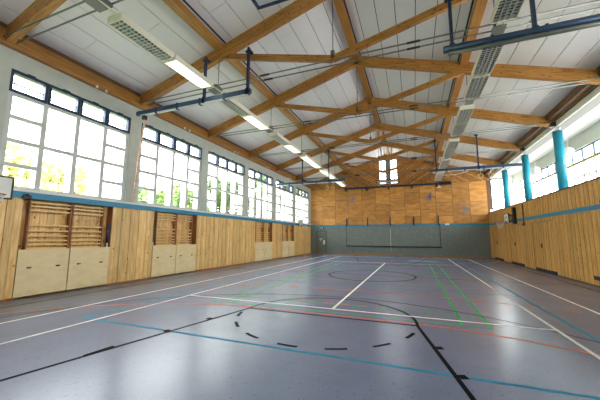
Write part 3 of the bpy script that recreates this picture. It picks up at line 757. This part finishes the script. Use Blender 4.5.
# ------------------------------------------------------------------ basketball things
def folded_board(yc, s, lab):
    # folded up under the ridge, board lying flat, face down
    t = thing('basketball_hoop', lab, 'basketball hoop', (CX, yc, 6.3), 'folded main court baskets'); x0, x1 = CX - .9, CX + .9; ya, yb = yc - .55, yc + .55; z = 6.15
    MB().box(x0 + .05, x1 - .05, ya + .05, yb - .05, z + .01, z + .04).build('backboard', M_white, t)
    m = MB(); m.box(x0, x1, ya, ya + .05, z - .02, z + .05); m.box(x0, x1, yb - .05, yb, z - .02, z + .05); m.box(x0, x0 + .05, ya + .05, yb - .05, z - .02, z + .05); m.box(x1 - .05, x1, ya + .05, yb - .05, z - .02, z + .05)
    m.build('board_frame', M_navy, t)
    MB().ring((CX, yc - .4, z - .30), .225, .012, 24, 8, axis='y').tube((CX, yc - .4, z - .08), (CX, yc - .4, z + .0), .03, 8).build('rim', M_lo, t)
    for q in (-.5, .5):
        MB().tube((CX + q, yc, z + .05), (CX + q * .8, yc + s * .9, 6.95), .035, 8).build('support_arm', M_slate, t)
        MB().tube((CX + q * .8, yc + s * .9, 6.92), (CX + q * .8, yc + s * .9, 9.155), .035, 8).build('hanger_tube', M_slate, t)
folded_board(4.07, -1, 'folded basketball backboard with dark blue frame at the top edge')
folded_board(24.3, -1, 'folded basketball backboard hanging in front of the gable window')
def side_basket(xw, xb, yc, z0, z1, wd, lab, mount=None):
    s = 1 if xb > xw else -1
    t = thing('basketball_hoop', lab, 'basketball hoop', (xb, yc, z0), 'small side baskets on the long walls'); a, b = yc - wd / 2, yc + wd / 2
    MB().box(xb, xb - s * .03, a + .03, b - .03, z0 + .03, z1 - .03).build('backboard', M_white, t)
    m = MB()
    for (y0, y1, c0, c1) in ((a, a + .035, z0, z1), (b - .035, b, z0, z1), (a + .035, b - .035, z0, z0 + .035), (a + .035, b - .035, z1 - .035, z1)): m.box(xb + s * .008, xb - s * .04, y0, y1, c0, c1)
    m.build('board_frame', M_black, t)
    m = MB(); q = wd * .2; zz = z0 + .08; e = xb + s * .001
    for (y0, y1, c0, c1) in ((yc - q, yc - q + .04, zz, zz + .3), (yc + q - .04, yc + q, zz, zz + .3), (yc - q + .04, yc + q - .04, zz, zz + .04), (yc - q + .04, yc + q - .04, zz + .26, zz + .3)): m.box(e, e + s * .004, y0, y1, c0, c1)
    m.build('target_square', M_red if mount is None else M_black, t)
    xr = xb + s * .33; zr = z0 + .06
    MB().ring((xr, yc, zr), .225, .013, 28, 8).box(xb, xb + s * .12, yc - .06, yc + .06, zr - .02, zr + .02).build('rim', M_lo, t)
    m = MB()
    for i in range(12):
        a0 = 2 * math.pi * i / 12
        for sg in (-1, 1):
            pr = None
            for j in range(5):
                aa = a0 + sg * j * math.pi / 12; rr = .22 - .09 * min(1, j / 3); p = (xr + rr * math.cos(aa), yc + rr * math.sin(aa), zr - .1 * j)
                if pr: m.tube(pr, p, .007, 4)
                pr = p
    m.build('net', M_net, t)
    for q in (-.2, .2):
        for zz in (z0 + .12, z1 - .1): MB().tube((xb - s * .03, yc + q, zz), (xw, yc + q, zz), .02, 8).build('support_arm', M_black, t)
side_basket(-9.56, -9.05, 3.46, 2.50, 3.05, 1.02, 'small basketball backboard with red mark, at the left photo edge')
side_basket(-9.56, -9.2, 23.8, 2.55, 3.1, .95, 'small far basketball hoop on the window wall near the end wall', 1)
bb = side_basket(XR, 5.28, 21.2, 2.52, 3.1, .95, 'small basketball hoop with white board on the right pine wall', 1)
m = MB(); m.box(5.50, XR - .02, 20.6, 20.9, 2.45, 3.42); tag(m.build('padded_mount', M_black), 'black upright pad on the right wall beside the hoop', 'pad')
# small box on the sill near the left backboard
t = thing('wall_hook', 'small black clamp on the blue stripe above the nearest niche', 'hook', (-9.52, 4.47, 2.65)); MB().box(-9.57, -9.48, 4.40, 4.56, 2.60, 2.70).tube((-9.5, 4.48, 2.68), (-9.5, 4.48, 2.74), .04, 10).build('clamp', M_black, t)

# ------------------------------------------------------------------ outdoors
struct(MB().box(-120, -10.2, -60, 150, -.4, -.3).build('ground', M_ground))
def tree(x, y, h, rad, mat, lab, seed, n=2600, low=.3):
    rr = random.Random(seed); t = thing('tree', lab, 'tree', (x, y, -.3), 'trees outside the left windows')
    m = MB(); m.tube((x, y, -.3), (x + .1, y, h * .5), .16, 8, r1=.1)
    for i in range(6):
        a = rr.random() * 6.28; m.tube((x + .05, y, h * (.25 + .04 * i)), (x + rad * .6 * math.cos(a), y + rad * .6 * math.sin(a), h * (.5 + .07 * i)), .06, 6, r1=.02)
    m.build('trunk', M_bark, t)
    blobs = [(x + rad * .65 * rr.uniform(-1, 1), y + rad * .8 * rr.uniform(-1, 1), h * rr.uniform(low + .08, .92), rad * rr.uniform(.3, .5)) for _ in range(16)]
    m = MB()
    for i in range(n):
        bx, by, bz, br = blobs[rr.randrange(16)]
        d = Vector((rr.gauss(0, 1), rr.gauss(0, 1), rr.gauss(0, 1))).normalized() * br * rr.uniform(.55, 1.05)
        c = Vector((bx, by, bz)) + d; u = Vector((rr.gauss(0, 1), rr.gauss(0, 1), rr.gauss(0, 1))).normalized(); v = u.orthogonal().normalized(); s = rr.uniform(.13, .25)
        m.add([c - u * s, c + v * s * .6, c + u * s, c - v * s * .6], [(0, 1, 2, 3)])
    m.build('foliage', mat, t)
tree(-17, 7.6, 5.6, 1.7, M_leaf_y, 'pale yellow tree behind the left half of the nearest window', 1)
tree(-21, 11.0, 6.2, 1.5, M_leaf_y, 'pale yellow tree behind the middle of the nearest window', 2)
tree(-17, 15.0, 5.0, 1.45, M_leaf_l, 'light green tree behind the left part of the second window', 3)
tree(-17.5, 18.9, 5.8, 1.6, M_leaf_l, 'light green tree behind the right part of the second window', 4)
tree(-17, 23.4, 7.4, 1.9, M_leaf_g, 'darker green tree behind the third window', 5, 3600)
tree(-16, 28.8, 8.3, 2.1, M_leaf_g, 'darker green tree behind the fourth window', 6, 3600)
tree(-15.5, 34.8, 9.0, 2.3, M_leaf_g, 'tall green tree behind the fifth window', 7, 3600)
tree(-15.0, 41.6, 9.4, 2.5, M_leaf_l, 'tall light green tree behind the sixth window', 8, 3600)
h = thing('house', 'low white house with brown roof seen through the nearest window', 'house', (-40, 25.5, -.3))
MB().box(-44, -40, 22.5, 29, -.3, 6.9).build('wall', M_house, h)
MB().prism([(-44.5, 6.9), (-39.5, 6.9), (-42, 8.8)], 'y', 22, 29.5).build('roof', M_roof, h)
for y in (23.5, 25.3, 27.1): MB().box(-40, -39.95, y, y + 1.0, 5.2, 6.4).build('window', M_roof, h)
